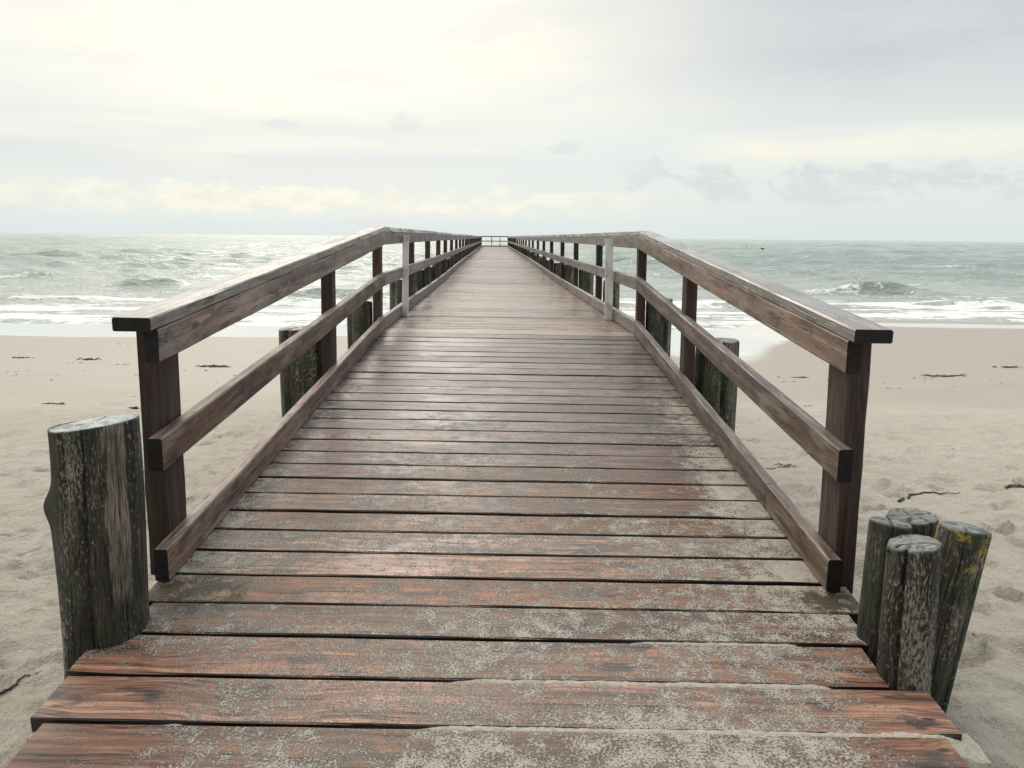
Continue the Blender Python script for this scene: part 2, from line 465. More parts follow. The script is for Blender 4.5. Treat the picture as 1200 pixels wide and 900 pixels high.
def railing(side, ys):
    s = side
    word = 'left' if s < 0 else 'right'
    # posts, a flat timber bolted outside the rails, each on a round pile that stands behind it
    for i, y in enumerate(ys):
        dp = .17 if i == 0 else .13
        m = MB(); lat = s * (W + .052 + .0375)
        zb = -.02 if i == 0 else -.55
        if i == 0: zb = -.045
        jx = random.gauss(0, .003)
        a = pt(lat + jx, y + dp / 2, zb); bb = pt(lat - (.021 if s < 0 else .016) * s + jx + random.gauss(0, .003), y + dp / 2, .896)
        n = 6
        m.sweep([a.lerp(bb, k / n) for k in range(n + 1)], X1, Y1, .0375, dp / 2, .004, .001, cap=0)
        o = m.build('post', [M['post']], pier)
        if i == 0: o['label'] = 'dark brown end post of the %s railing' % word
        # pile
        if i == 0: continue
        if y > 40 and i % 2: pass
        lat_p = s * (W + .052 + .075 + .125)
        h = .30 + random.uniform(-.07, .08); r = .118 + random.uniform(-.01, .012); yp = y + .07 + random.uniform(-.02, .03)
        crack = [((-1.9 if s < 0 else -1.3) + random.uniform(-.4, .4), .12, .25)]
        nr, nz = 32, 14
        if i == 1:
            h = .36 if s < 0 else .335; r = .148 if s < 0 else .145; lat_p = s * (W + .145 + r); yp = y + .12; nr, nz = 72, 40
            crack = [(-1.98 if s < 0 else -1.42, .10, .45)]
        elif i < 5: nr, nz = 48, 24
        t_ = pt(lat_p, yp, h)
        gz = float(beach_base(np.array(t_.x), np.array(t_.y))) - .6
        me = pile_mesh((t_.x + random.gauss(0, .01), t_.y, gz), t_, r * 1.06, r, 20 + i * 2 + (s > 0), .10, crack, None, nr, nz, (random.uniform(-.1, .1), random.uniform(-.08, .08)), .02)
        o = link_mesh('pile', me, [M['pile_pier']], pier, True)
        if i == 1: o['label'] = 'thick green grey pile with a deep crack beside the ramp'
        # cross beam end and bolt heads
    # boards: sections meet on posts
    nodes = [YE] + [ys[1]] + [YB] + [ys[k] + .06 for k in range(4, len(ys), 3)]
    if YEND - nodes[-1] < 3: nodes[-1] = YEND
    else: nodes.append(YEND)
    jit = {}
    def J(y, k):
        key = (round(y, 3), k)
        if key not in jit: jit[key] = (0, 0) if y <= YB + .01 else (random.gauss(0, .006), random.gauss(0, .006))
        return jit[key]
    def line(name, lat, h0, h1, th, mat, sag, secs, k, end=M['dark'], endoff=0., labels=None):
        for q in range(len(secs) - 1):
            ya, yb = secs[q], secs[q + 1]
            if q == 0: ya += endoff
            a = pt(lat, ya, (h0 + h1) / 2, sag); c = pt(lat, yb, (h0 + h1) / 2, sag)
            ja, jb = J(secs[q], k), J(secs[q + 1], k)
            a += Vector((ja[0], 0, ja[1])); c += Vector((jb[0], 0, jb[1]))
            if q: a.y += .0015
            c.y -= .0015
            n = max(2, int((yb - ya) / .25))
            P = [a.lerp(c, w / n) for w in range(n + 1)]
            if sag and ya >= YB:
                for w, p in enumerate(P): p.z += (pt(lat, p.y, 0, sag).z - a.lerp(c, w / n).z + (h0 + h1) / 2) * .9
            m = MB()
            m.sweep(P, X1, Zv, th / 2, (h1 - h0) / 2, .005, .0011 if ya < 12 else .002, cap=1)
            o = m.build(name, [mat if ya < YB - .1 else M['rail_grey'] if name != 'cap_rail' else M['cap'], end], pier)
    in0 = s * (W + .025)
    line('top_rail', in0 + (.02 if s < 0 else .002), .783, .896, .05, M['rail'], 0, [YE, YB] + nodes[3:], 0)
    line('middle_rail', in0 + (.011 if s < 0 else 0.), .41, .525, .05, M['rail'], .3, [YE - .01, YB] + nodes[3:], 1)
    tb = [YE, 3.35 if s > 0 else 4.6, YB] + nodes[3:]
    line('kick_board', in0, .004, .122, .05, M['rail'], 1., tb, 2)
    # cap: a flat board on top, its inner edge 2 cm behind the face of the rail below
    line('cap_rail', s * (W + (.042 if s < 0 else .064)), .898, .943, .126, M['cap'], 0, [YE - .05, YB] + nodes[3:], 3)
    # pale batten fixed to the inner face where the level part starts
    yb = 8.78 if s < 0 else 8.7
    m = MB(); wd = .033 if s < 0 else .042
    a = pt(s * (W - .002 - wd), yb, .012, 1); c = pt(s * (W - .022 - wd), yb, .868)
    m.sweep([a.lerp(c, k / 5) for k in range(6)], X1, Y1, wd, .02, .003, .0008, cap=0)
    tag(m.build('batten', [M['batten']], pier), 'pale grey upright batten on the inner side of the %s railing' % word)
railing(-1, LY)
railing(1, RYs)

# railing across the sea end
m = MB()
ye = YEND + .06
for (h0, h1, th) in ((.88, .96, .10), (.46, .53, .05), (.0, .09, .06)):
    m.sweep([pt(-1.3 + 2.6 * k / 4, ye, (h0 + h1) / 2) for k in range(5)], Y1, Zv, th / 2, (h1 - h0) / 2, .004)
er = tag(m.build('end_railing', [M['dark'], M['dark']], pier), 'dark railing closing the sea end of the pier')
for lat in (-1.25, -.28, .5, 1.25):
    m = MB(); m.sweep([pt(lat, ye + .08, -.5), pt(lat, ye + .08, .88)], X1, Y1, .035, .045, .004, cap=0)
    o = m.build('post', [M['dark']], None)
    o.parent = er; o.location = o.location - pier.location - er.location
# cross beams between the piles
for ys_ in LY[2::1]:
    m = MB(); y = ys_ + .12
    m.sweep([pt(-1.33 + 2.66 * k / 4, y, -.045 - .2 - .075 + .0, 1.) for k in range(5)], Y1, Zv, .05, .07, .004)
    m.build('cross_beam', [M['beam'], M['beam']], pier)

# ------------------------------------------------------------------ free standing piles beside the ramp
GP = 'weathered piles beside the foot of the ramp'
def solo(base, top, r0, r1, seed, mat, label, **kw):
    me = pile_mesh(base, top, r0, r1, seed, **kw)
    o = link_mesh('wooden_pile', me, [mat], None, True)
    co = np.empty(len(me.vertices) * 3, np.float32); me.vertices.foreach_get('co', co); co = co.reshape(-1, 3)
    co -= np.array(base, np.float32); me.vertices.foreach_set('co', co.ravel()); me.update()
    o.location = base
    return tag(o, label, 'pile', GP)
solo((-1.335, 2.42, 1.15), (-1.222, 2.27, EYE - .545), .134, .120, 3, M['pile_big'], 'thick round timber pile with flat grey top, alone left of the ramp',
     nr=220, nz=150, crack=[(-1.85, .022, .05), (-1.38, .022, .07), (-.62, .022, .06)], bulge=[(3.25, 1.06, .42, .05, .026), (3.25, .98, .5, .12, .012)], tilt=(.13, -.03), chamfer=.006, grooves=18, knobby=.05, lobes=.03, crackdepth=.012)
solo((1.175, 2.36, 1.2), (1.175, 2.345, EYE - .855), .068, .062, 12, M['pile_green'], 'slim green pile nearest the railing, tallest touching the brown one',
     nr=150, nz=110, crack=[(-1.9, .05, .08), (-1.0, .04, .10)], chamfer=.02, lobes=.14, tilt=(-.15, -.1))
solo((1.178, 2.165, 1.2), (1.155, 2.16, EYE - .85), .078, .072, 15, M['pile_brown'], 'dark brown cracked pile in front of its cluster, at the plank ends',
     nr=170, nz=120, crack=[(-2.35, .09, .28), (-.6, .04, .08)], chamfer=.018, lobes=.12, tilt=(.12, -.05), crackdepth=.01)
solo((1.335, 2.54, 1.1), (1.335, 2.53, EYE - .90), .085, .08, 17, M['pile_green'], 'short mossy pile hidden behind the other right hand piles',
     nr=150, nz=100, crack=[(-1.2, .05, .08)], chamfer=.014, lobes=.12, tilt=(.05, .0), crackdepth=.01)
solo((1.235, 2.28, 1.1), (1.36, 2.27, EYE - .842), .062, .072, 19, M['pile_lichen'], 'leaning pile with yellow lichen and a green flank, outermost on the right',
     nr=170, nz=120, crack=[(-1.0, .07, .2), (-2.0, .04, .1)], chamfer=.02, lobes=.14, tilt=(-.12, -.1), knobby=.05, crackdepth=.01)

# ------------------------------------------------------------------ beach
def spaced(a, segs):
    out = [a]
    for (to, st0, ratio) in segs:
        st = st0
        while out[-1] < to:
            out.append(out[-1] + st); st *= ratio
        out[-1] = to
    return np.array(out)
half = spaced(0., [(3.6, .024, 1.0), (9., .026, 1.010), (60., .10, 1.03), (6500., 2., 1.25)])
bx = np.concatenate([-half[::-1][:-1], half])
neg = -spaced(0., [(3., .3, 1.), (60., .5, 1.4), (3000., 50., 1.6)])[::-1][:-1]
posy = spaced(0., [(1.4, .1, 1.), (4., .022, 1.), (32., .024, 1.0095), (80., .6, 1.1), (6500., 5., 1.3)])
byv = np.concatenate([neg, posy])
X, Y = np.meshgrid(bx, byv)
Z = beach_base(X, Y)
rough_m = sstep(13.5, 6.5, Y) * 1.0
rough_m = np.maximum(rough_m, .0)
# dune-like unevenness, then trampled hollows
Z += .045 * fbm(X * .55, Y * .55, 3, 3) * sstep(26, 8, Y)
Z += rough_m * (.040 * fbm(X * 2.3, Y * 2.3, 4, 5) + .038 * fbm(X * 7, Y * 7, 4, 8) + .012 * perlin(X * 17, Y * 17, 61) * sstep(7, 3, Y))
Z += .005 * fbm(X * 1.2, Y * 5, 3, 9) * sstep(27, 20, Y) * sstep(6, 12, Y)
for k in range(1700):
    px = rng.uniform(-9, 9); py = rng.uniform(.8, 12.5)
    if rng.random() > (1 - (py / 15) ** 2): continue
    a = rng.uniform(0, math.pi); L = rng.uniform(.05, .15); Wd = L * rng.uniform(.4, .7); dp = rng.uniform(.018, .058)
    if rng.random() < .12: L *= 1.5; Wd *= 1.5; dp *= 1.4
    dp *= sstep(14, 5, py) * .8 + .2
    R_ = L * 2.4
    i0, i1 = np.searchsorted(byv, [py - R_, py + R_]); j0, j1 = np.searchsorted(bx, [px - R_, px + R_])
    if i1 <= i0 or j1 <= j0: continue
    dx = X[i0:i1, j0:j1] - px; dy = Y[i0:i1, j0:j1] - py
    dx = dx + .02 * perlin(dx * 20 + k, dy * 20, 2); dy = dy + .02 * perlin(dx * 20 + k, dy * 20 + 7, 4)
    u = (dx * math.cos(a) + dy * math.sin(a)) / L; v = (-dx * math.sin(a) + dy * math.cos(a)) / Wd
    r2 = u * u + v * v
    Z[i0:i1, j0:j1] += dp * (-np.exp(-r2 ** 1.5) + .38 * np.exp(-((np.sqrt(r2) - 1.35) / .35) ** 2))
# hollow scoured round the piles
for (px, py, w_, d_) in ((-1.33, 2.4, .22, .03), (1.25, 2.3, .3, .03), (-1.4, 5.45, .4, .05), (1.45, 5.4, .4, .05)):
    Z -= d_ * np.exp(-((X - px) ** 2 + (Y - py) ** 2) / w_ ** 2)
# keep the sand below the planks
deck_under = EYE - H0 + SL * (np.minimum(Y, YB) - YE) - .075
mask = (np.abs(X) < 1.45) & (Y < 3.2) & (Y > 1.2)
Z = np.where(mask, np.minimum(Z, deck_under - .02), Z)

# how wet the sand is: 0 dry, .5 damp, 1 film of water
edge = 23.6 - 5.2 * np.exp(-((X - 5.0) / 2.1) ** 2) - .8 * np.exp(-((X + 12) / 6) ** 2) + 3.7 * sstep(7.5, 11, X) + .8 * fbm(X * .11, Y * 0 + 2.2, 3, 22)
fw = .35 + 1.7 * np.exp(-((X - 5.2) / 2.6) ** 2)
film = sstep(-fw, fw, Y + .25 * fbm(X * .9, Y * 1.5, 3, 31) - edge)
# thin bright runnel on the right, a damp bar behind it
bar = sstep(9, 12, X) * np.exp(-(np.abs(Y - 29.6 - .5 * fbm(X * .2, X * 0, 2, 44)) / .95) ** 3)
film = film * (1 - .97 * bar)
soak = sstep(3.5, -.5, edge - Y) * .3 * sstep(3, 5, X) * sstep(8.5, 7, X)
damp_e = 11.2 + .9 * fbm(X * .12, Y * .0 + 5., 3, 25) - .10 * (X - 4) * sstep(0, 6, X) * 1.0 + .6 * fbm(X * .7, Y * .7, 3, 26)
damp = sstep(-2.2, 2.2, Y - damp_e)
wetA = np.clip(.5 * damp + .5 * film, 0, 1)

def mat_sand():
    m, t, b = new_mat('beach_sand')
    P = t.pos(); w = t.attr('wet').outputs['Fac']
    g = t.noise(P, 420., 3., .65); g2 = t.noise(P, 5.5, 4., .6); g3 = t.noise(t.vscale(P, (.35, .9, 1.)), 1., 4., .6)
    dry = t.mix(t.ss(g, .32, .70), (.43, .375, .315), (.68, .615, .53))
    dry = t.mix(t.mul(t.ss(g2, .46, .68), .45), dry, (.42, .375, .325))
    dry = t.mix(t.mul(t.ss(g3, .50, .66), .30), dry, (.60, .555, .49))
    dmp = t.mix(t.ss(g, .3, .7), (.30, .253, .212), (.385, .333, .285))
    dmp = t.mix(t.mul(t.ss(g3, .45, .65), .5), dmp, (.32, .273, .232))
    c = t.mix(t.ss(w, .05, .5), dry, dmp)
    fl = t.ss(w, .62, .95)
    c = t.mix(fl, c, (.27, .25, .22))
    lace = t.noise(t.vscale(P, (.5, 1.6, 1.)), 1.5, 6., .7, .6)
    lc = t.mul(fl, t.ss(lace, .24, .52))
    c = t.mix(t.mul(lc, .9), c, (.76, .75, .70))
    # small dark crumbs of wrack in the dry sand
    cr = t.voro(t.vscale(P, (1., 1.5, 1.)), 9.)
    cm = t.mul(t.ss(cr.outputs['Distance'], .05, .10, 1., 0.), t.ss(t.noise(P, 1.1, 3., .6), .52, .62))
    c = t.mix(t.mul(cm, .75), c, (.05, .042, .035))
    rg = t.add(t.lin(w, 0., .5, .95, .62), t.mul(fl, -.56))
    h = t.add(t.mul(t.noise(P, 46., 5., .72), .55), t.mul(t.noise(P, 14., 5., .65), 1.))
    st = t.lin(w, .1, .5, 1., .12)
    nb = t.bump(h, t.mul(st, t.lin(fl, 0., 1., 1., .12)), .05)
    setp(t, b, c, rg, nb, spec=t.lin(w, 0., 1., .25, .8))
    t._in(b.inputs['Coat Weight'], fl); t._in(b.inputs['Coat Roughness'], .03); b.inputs['Coat IOR'].default_value = 1.45
    return m
M['sand'] = mat_sand()
beach = grid_mesh('beach', X, Y, Z, [M['sand']], {'wet': wetA})
tag(beach, kind='structure')
_BX, _BY, _BZ = bx, byv, Z
def ground(x, y):
    j = int(np.clip(np.searchsorted(_BX, x), 1, len(_BX) - 1)); i = int(np.clip(np.searchsorted(_BY, y), 1, len(_BY) - 1))
    fx = (x - _BX[j - 1]) / (_BX[j] - _BX[j - 1]); fy = (y - _BY[i - 1]) / (_BY[i] - _BY[i - 1])
    return float((_BZ[i - 1, j - 1] * (1 - fx) + _BZ[i - 1, j] * fx) * (1 - fy) + (_BZ[i, j - 1] * (1 - fx) + _BZ[i, j] * fx) * fy)

# sand drifted over the first planks: closes some of the gaps between them
def mat_drift():
    m, t, b = new_mat('drifted_sand'); P = t.pos()
    c = sand_speck(t, P); c = t.mix(t.mul(t.ss(t.noise(P, 60., 3., .6), .45, .65), .5), c, (.27, .232, .19))
    setp(t, b, c, .93, t.bump(t.noise(P, 160., 4., .65), .8, .006), spec=.2); return m
M['drift'] = mat_drift()
def drift(x0, x1, y0, y1, thr, fade, seed):
    xs = np.arange(x0, x1, .0045); ys = np.arange(y0, y1, .0045)
    X, Y = np.meshgrid(xs, ys)
    base = EYE - H0 + SL * (Y - YE) - TAU * (X - CX0)
    n = .55 * fbm(X * 42, Y * 42, 3, seed) + .55 * fbm(X * 9, Y * 9, 3, seed + 5) + .30 * fbm(X * 2.6, Y * 2.6, 2, seed + 9)
    e = np.minimum.reduce([sstep(x0, x0 + fade, X), sstep(x1, x1 - .12, X), sstep(y0, y0 + .012, Y), sstep(y1, y1 - .012, Y)])
    return X, Y, base, n, e
parts = []
def strip(x0, x1, yg, seed, wd=.022):
    X, Y, base, n, e = drift(x0, x1, yg - wd * 2.2, yg + wd * 2.2, 0, .25, seed)
    Y = Y + (-.004) * X * 1.0      # the planks lie a touch askew
    prof = np.exp(-((Y - yg + .004 * X) / (wd * (.75 + .9 * np.clip(fbm(X * 14, X * 0 + seed, 3, seed + 2) + .3, 0, 1)))) ** 2)
    h = -.013 + .0125 * prof * (.5 + .5 * e) + .005 * n * (.5 + .5 * prof)
    h = h - .02 * (1 - e)
    return X, Y, base + h - .0005
M_dr = []
def joinstrips(name, arr):
    vs, fs, o = [], [], 0
    for (X, Y, Z) in arr:
        R, C = X.shape
        vs.append(np.stack([X, Y, Z], -1).reshape(-1, 3))
        i = np.arange(R * C).reshape(R, C) + o
        fs.append(np.stack([i[:-1, :-1], i[:-1, 1:], i[1:, 1:], i[1:, :-1]], -1).reshape(-1, 4)); o += R * C
    me = bpy.data.meshes.new(name); v = np.concatenate(vs).astype(np.float32); q = np.concatenate(fs)
    me.vertices.add(len(v)); me.vertices.foreach_set('co', v.ravel())
    me.loops.add(q.size); me.loops.foreach_set('vertex_index', q.ravel().astype(np.int32))
    me.polygons.add(len(q)); me.polygons.foreach_set('loop_start', np.arange(0, q.size, 4, dtype=np.int32))
    try: me.polygons.foreach_set('loop_total', np.full(len(q), 4, np.int32))
    except Exception: pass
    me.update(calc_edges=True)
    return link_mesh(name, me, [M['drift']], None, True)
dr = joinstrips('drifted_sand', [strip(.22, .98, gaps[4], 71), strip(-.32, 1.0, gaps[3], 74), strip(-.38, 1.24, gaps[2], 77, .026), strip(-1.05, -.80, gaps[2], 78, .018), strip(-.3, 1.2, gaps[1], 79, .026)])
tag(dr, 'grey beach sand drifted over the gaps between the first planks', 'sand', kind='stuff')

# ------------------------------------------------------------------ sea
cols = np.linspace(-1.7, 1.7, 720)
rr = spaced(24.5, [(130., .075, 1.0032), (900., .48, 1.010), (6400., 7., 1.05)])
T, Yr = np.meshgrid(cols, rr)
Xs = T * Yr; Ys = Yr
Zs = np.zeros_like(Xs)
r2 = np.random.default_rng(5)
far = sstep(400, 120, Ys)
amp_near = sstep(27, 46, Ys)
for k in range(64):
    lam = 1.1 * (1.068 ** k)                     # 1.1 .. 70 m
    if lam > 34: break
    th = math.radians(r2.normal(0, 26)) ; th += math.pi / 2
    kx, ky = math.cos(th) * 2 * math.pi / lam, math.sin(th) * 2 * math.pi / lam
    a = .0105 * lam ** .50 * 1.2
    vis = sstep(lam * 60, lam * 25, Ys)       # the mesh cannot carry short waves far out
    ph = kx * Xs + ky * Ys + r2.uniform(0, 6.28) + .6 * perlin(Xs / (lam * 5), Ys / (lam * 5), k % 9)
    s_ = np.sin(ph)
    Zs += a * vis * (s_ + .35 * np.cos(2 * ph)) 
Zs *= amp_near * (.30 + 1.05 * sstep(32, 80, Ys))
Zs *= 1 + .45 * perlin(Xs / 28, Ys / 16, 14)
foam = np.zeros_like(Xs)
# long low rollers coming in one behind the other
for n_, yr in enumerate((36.5, 44, 52.5, 63, 76, 92, 112, 136, 165, 200, 245, 300)):
    sc = max(1., yr / 60)
    yc = yr + 3.2 * sc * fbm(Xs / (16 * sc), Xs * 0 + n_ * 1.7, 3, 80 + n_)
    t_ = (Ys - yc) / sc
    la = np.clip(fbm(Xs / (7 * sc), Xs * 0 + n_ * 2.3, 3, 90 + n_) * 1.5 + .30, 0, 1)
    pr = np.where(t_ < 0, np.exp(-(t_ / .5) ** 2), np.exp(-(t_ / 1.9) ** 2)) - .25 * np.exp(-((t_ + 1.4) / .9) ** 2)
    Zs += .26 * min(sc, 1.5) * la * pr
    cf = sstep(-.05, .35, perlin(Xs / (1.7 * sc), Ys * .3, 120 + n_)) * la
    foam = np.maximum(foam, .75 * cf * np.exp(-((t_ + .25) / .5) ** 2))
    foam = np.maximum(foam, .42 * la * np.exp(-((t_ + 1.6) / 1.3) ** 2))
# breakers: (x, y, half width, height, where along it the crest has already tumbled: -1 left .. 1 right)
BR = [(-21.5, 47.5, 2.3, .56, -1), (-57, 98, 4.2, .62, 1), (-38, 84, 6.5, .35, 1), (-9.3, 40.2, 3.2, .50, 0), (21.1, 46.0, 2.8, .64, -1), (23.2, 45.5, 2.9, .30, -1),
      (22.5, 38.0, 2.6, .28, -1), (31, 75, 12, .34, 0), (45, 110, 9, .45, 0), (-26, 140, 9, .5, 0), (8, 95, 8, .35, 1), (-75, 125, 12, .55, -1), (-16, 66, 6, .26, 0), (-40, 52, 5, .32, 1), (60, 88, 9, .4, -1), (34, 54, 6, .26, 1), (-55, 180, 14, .5, 0), (90, 190, 18, .5, 0), (30, 210, 16, .45, 0), (14, 60, 5, .3, 0)]
for n_, (cx, cy, hw, hh, fo) in enumerate(BR):
    hh *= .80
    yc = cy + .9 * perlin(Xs / 4 + n_ * 3.1, Xs * 0 + n_, 9) + .015 * (Xs - cx) ** 2 * (2.5 / hw)
    t_ = Ys - yc
    lat = np.exp(-np.abs((Xs - cx) / hw) ** 2.6) * (1 + .25 * perlin(Xs / 1.3, Ys * 0 + n_, 12))
    sc = max(1., cy / 60)
    prof = np.where(t_ < 0, np.exp(-(t_ / (.42 * sc)) ** 2), np.exp(-(t_ / (1.9 * sc)) ** 2))
    trough = -.22 * np.exp(-((t_ + 1.3 * sc) / (.8 * sc)) ** 2)
    Zs += hh * lat * (prof + trough)
    if fo:
        sh = (Xs - (cx + fo * hw * 1.45)) / (hw * .8)
        f = np.exp(-np.abs(sh) ** 3) * np.where(t_ < 0, np.exp(-(t_ / (1.5 * sc)) ** 2), np.exp(-(t_ / (.8 * sc)) ** 2))
        foam = np.maximum(foam, f * .62)
        Zs += .06 * f * (1 + .8 * perlin(Xs * 2.2, Ys * 3, 33))
    foam = np.maximum(foam, .75 * lat * np.exp(-((t_ - .05) / (.20 * sc)) ** 2) * sstep(.3, .7, perlin(Xs / 1.1, Ys * 0 + n_, 19) + .2))
    foam = np.maximum(foam, .42 * lat * np.exp(-((t_ + 2.2 * sc) / (1.3 * sc)) ** 2))
# sheets of foam in the surf and swash zone
shore = sstep(58, 33, Ys)
n1 = fbm(Xs / 5.5, Ys / 1.1, 4, 51); n2 = fbm(Xs / 1.6, Ys / .5, 4, 57)
lines = np.exp(-(((Ys + 1.4 * fbm(Xs / 9, Ys * 0, 3, 60)) - 28.9) / .5) ** 2) * .5 + np.exp(-(((Ys + 1.6 * fbm(Xs / 7, Ys * 0, 3, 62)) - 32.2) / .8) ** 2) * .55 + np.exp(-(((Ys + 2.2 * fbm(Xs / 8, Ys * 0, 3, 64)) - 37.5) / 1.3) ** 2) * .45
foam = np.maximum(foam, shore * np.clip(.52 + 1.0 * n1 + .5 * n2 + lines * .9, 0, 1) * sstep(24.8, 26.0, Ys))
foam = np.maximum(foam, .60 * sstep(24.6, 25.4, Ys) * sstep(31., 28.5, Ys + 1.2 * n1))
foam = np.maximum(foam, sstep(330, 50, Ys) * sstep(.05, .45, fbm(Xs / 7, Ys / 1.6, 4, 66)) * .5)
Zs += .018 * foam * shore
# last centimetres of water run out over the sand
Zs += -.02 * sstep(27.5, 24.5, Ys)

def mat_sea():
    m, t, b = new_mat('sea_water')
    P = t.pos(); f = t.attr('foam').outputs['Fac']; x, y, z = t.sep(P)
    deep = t.ss(y, 30., 85.)
    c = t.mix(deep, (.42, .445, .41), (.255, .300, .285))
    c = t.mix(t.mul(t.ss(z, .14, .5), .9), c, (.19, .275, .22))
    n0 = t.noise(t.vscale(P, (.05, .12, 0.)), 1., 3., .5)
    c = t.mix(t.mul(t.ss(n0, .4, .65), .5), c, (.30, .335, .31))
    fn = t.noise(t.vscale(P, (1., 1.8, 1.)), 2.6, 6., .72)
    fn2 = t.noise(t.vscale(P, (1., 1.6, 1.)), .9, 4., .6)
    fm = t.ss(t.add(t.add(f, t.mul(t.sub(fn, .5), 1.6)), t.mul(t.sub(fn2, .5), .8)), .41, .66)
    fm = t.mul(fm, t.ss(f, .03, .22))
    c = t.mix(fm, c, (.75, .76, .73))
    # chop: several sizes, long across the wind
    h1 = t.noise(t.vscale(P, (.45, 1.0, 1.)), .55, 4., .6, .3)
    h2 = t.noise(t.vscale(P, (.6, 1.0, 1.)), 2.3, 4., .62, .3)
    h3 = t.noise(t.vscale(P, (.4, 1.0, 1.)), .10, 3., .6)
    cm = t.ss(y, 27., 40., .12, 1.)
    hh = t.add(t.mul(h1, t.mul(cm, .42)), t.mul(h2, t.mul(cm, .20)))
    hh = t.add(hh, t.mul(h3, t.ss(y, 90., 500., 0., 3.)))
    hh = t.add(hh, t.mul(fm, .05))
    nb = t.bump(hh, 1., 1.)
    setp(t, b, c, t.lin(fm, 0., 1., .09, .85), nb, ior=1.333)
    return m
M['sea'] = mat_sea()
sea = grid_mesh('sea', Xs, Ys, Zs, [M['sea']], {'foam': foam})
tag(sea, kind='structure')

# ------------------------------------------------------------------ two sea birds far out
def bird(x, y, yaw, up, label):
    """a dark swimming bird, one continuous body from tail to bill"""
    st = [(-.36, .10, .005), (-.30, .11, .03), (-.18, .10, .085), (-.02, .09, .125), (.12, .10, .115), (.20, .14, .07), (.235, .22, .04), (.245, .32, .033), (.26, .22 + up, .036), (.30, .25 + up, .043), (.345, .25 + up, .030), (.40, .24 + up, .012), (.45, .235 + up, .004)]
    V = []; F = []; nr = 14; cy_, sy_ = math.cos(yaw), math.sin(yaw)
    for i, (a, h, r) in enumerate(st):
        p = Vector((a, 0, h)); q0 = Vector((st[max(0, i - 1)][0], 0, st[max(0, i - 1)][1])); q1 = Vector((st[min(len(st) - 1, i + 1)][0], 0, st[min(len(st) - 1, i + 1)][1]))
        d = (q1 - q0).normalized(); nn = Vector((-d.z, 0, d.x))
        for k in range(nr):
            an = 2 * math.pi * k / nr
            w = p + Vector((0, 1, 0)) * r * math.cos(an) * (1.15 if i < 6 else 1.) + nn * r * math.sin(an)
            V.append((w.x * cy_ - w.y * sy_, w.x * sy_ + w.y * cy_, w.z))
    for i in range(len(st) - 1):
        for k in range(nr): F.append((i * nr + k, i * nr + (k + 1) % nr, (i + 1) * nr + (k + 1) % nr, (i + 1) * nr + k))
    F.append(tuple(range(nr))); F.append(tuple(range((len(st) - 1) * nr, len(st) * nr)))
    me = bpy.data.meshes.new('sea_bird'); me.from_pydata(V, [], F)
    o = link_mesh('sea_bird', me, [M['bird']], None, True); o.scale = (1.7,) * 3
    o.location = (x, y, .32)
    return tag(o, label, 'bird', 'dark birds on the water')
mb_, tb_, bb_ = new_mat('dark_plumage'); 
setp(tb_, bb_, tb_.mix(tb_.noise(tb_.pos(), 20., 3.), (.010, .011, .012), (.03, .03, .032)), .6); M['bird'] = mb_
bird(64.0, 222., 1.2, .16, 'small dark bird upright on the sea, left one of the pair')
bird(66.3, 215., 2.9, .06, 'small dark bird sitting low on the sea, right one of the pair')

# ------------------------------------------------------------------ wrack, twigs, shells
def unproj(px, py):
    """where a line of sight of the survey meets the beach"""
    f, pi_, ro = 933.5, .1826, .0091
    a, b_ = px - 600, py - 450
    u = (math.cos(ro) * a + math.sin(ro) * b_) / f; v = (-math.sin(ro) * a + math.cos(ro) * b_) / f
    d = Vector((u, math.cos(pi_) - v * math.sin(pi_), -math.sin(pi_) - v * math.cos(pi_)))
    s = 1.
    for _ in range(400):
        p = d * s
        if EYE + p.z <= ground(p.x, p.y): break
        s += .02 + s * .004
    return p.x, p.y
mw, tw, bw = new_mat('seaweed')
setp(tw, bw, tw.mix(tw.noise(tw.pos(), 60., 3.), (.012, .010, .008), (.06, .045, .03)), .7); M['weed'] = mw
def strands(cx, cy, L, Wd, n, thick, seed):
    r = random.Random(seed); V = []; F = []
    for k in range(n):
        x = cx + r.gauss(0, L * .33); y = cy + r.gauss(0, Wd * .4); a = r.gauss(0, .5) + (math.pi if r.random() < .5 else 0)
        ln = r.uniform(.25, .7) * L; m_ = 6; th = thick * r.uniform(.5, 1.3)
        z0 = ground(x, y); pts = []
        for i in range(m_ + 1):
            pts.append((x, y, ground(x, y) + th * .6 + r.uniform(0, th * 2.2) * math.sin(i / m_ * math.pi)))
            a += r.gauss(0, .45); x += math.cos(a) * ln / m_; y += math.sin(a) * ln / m_ * .6
        b0 = len(V)
        for i, p in enumerate(pts):
            w = th * (1 - abs(i / m_ - .5) * 1.4)
            for q in range(5):
                t_ = q * 2 * math.pi / 5
                V.append((p[0], p[1] + math.cos(t_) * w, p[2] + math.sin(t_) * w * .8))
        for i in range(m_):
            for q in range(5): F.append((b0 + i * 5 + q, b0 + i * 5 + (q + 1) % 5, b0 + (i + 1) * 5 + (q + 1) % 5, b0 + (i + 1) * 5 + q))
    return V, F
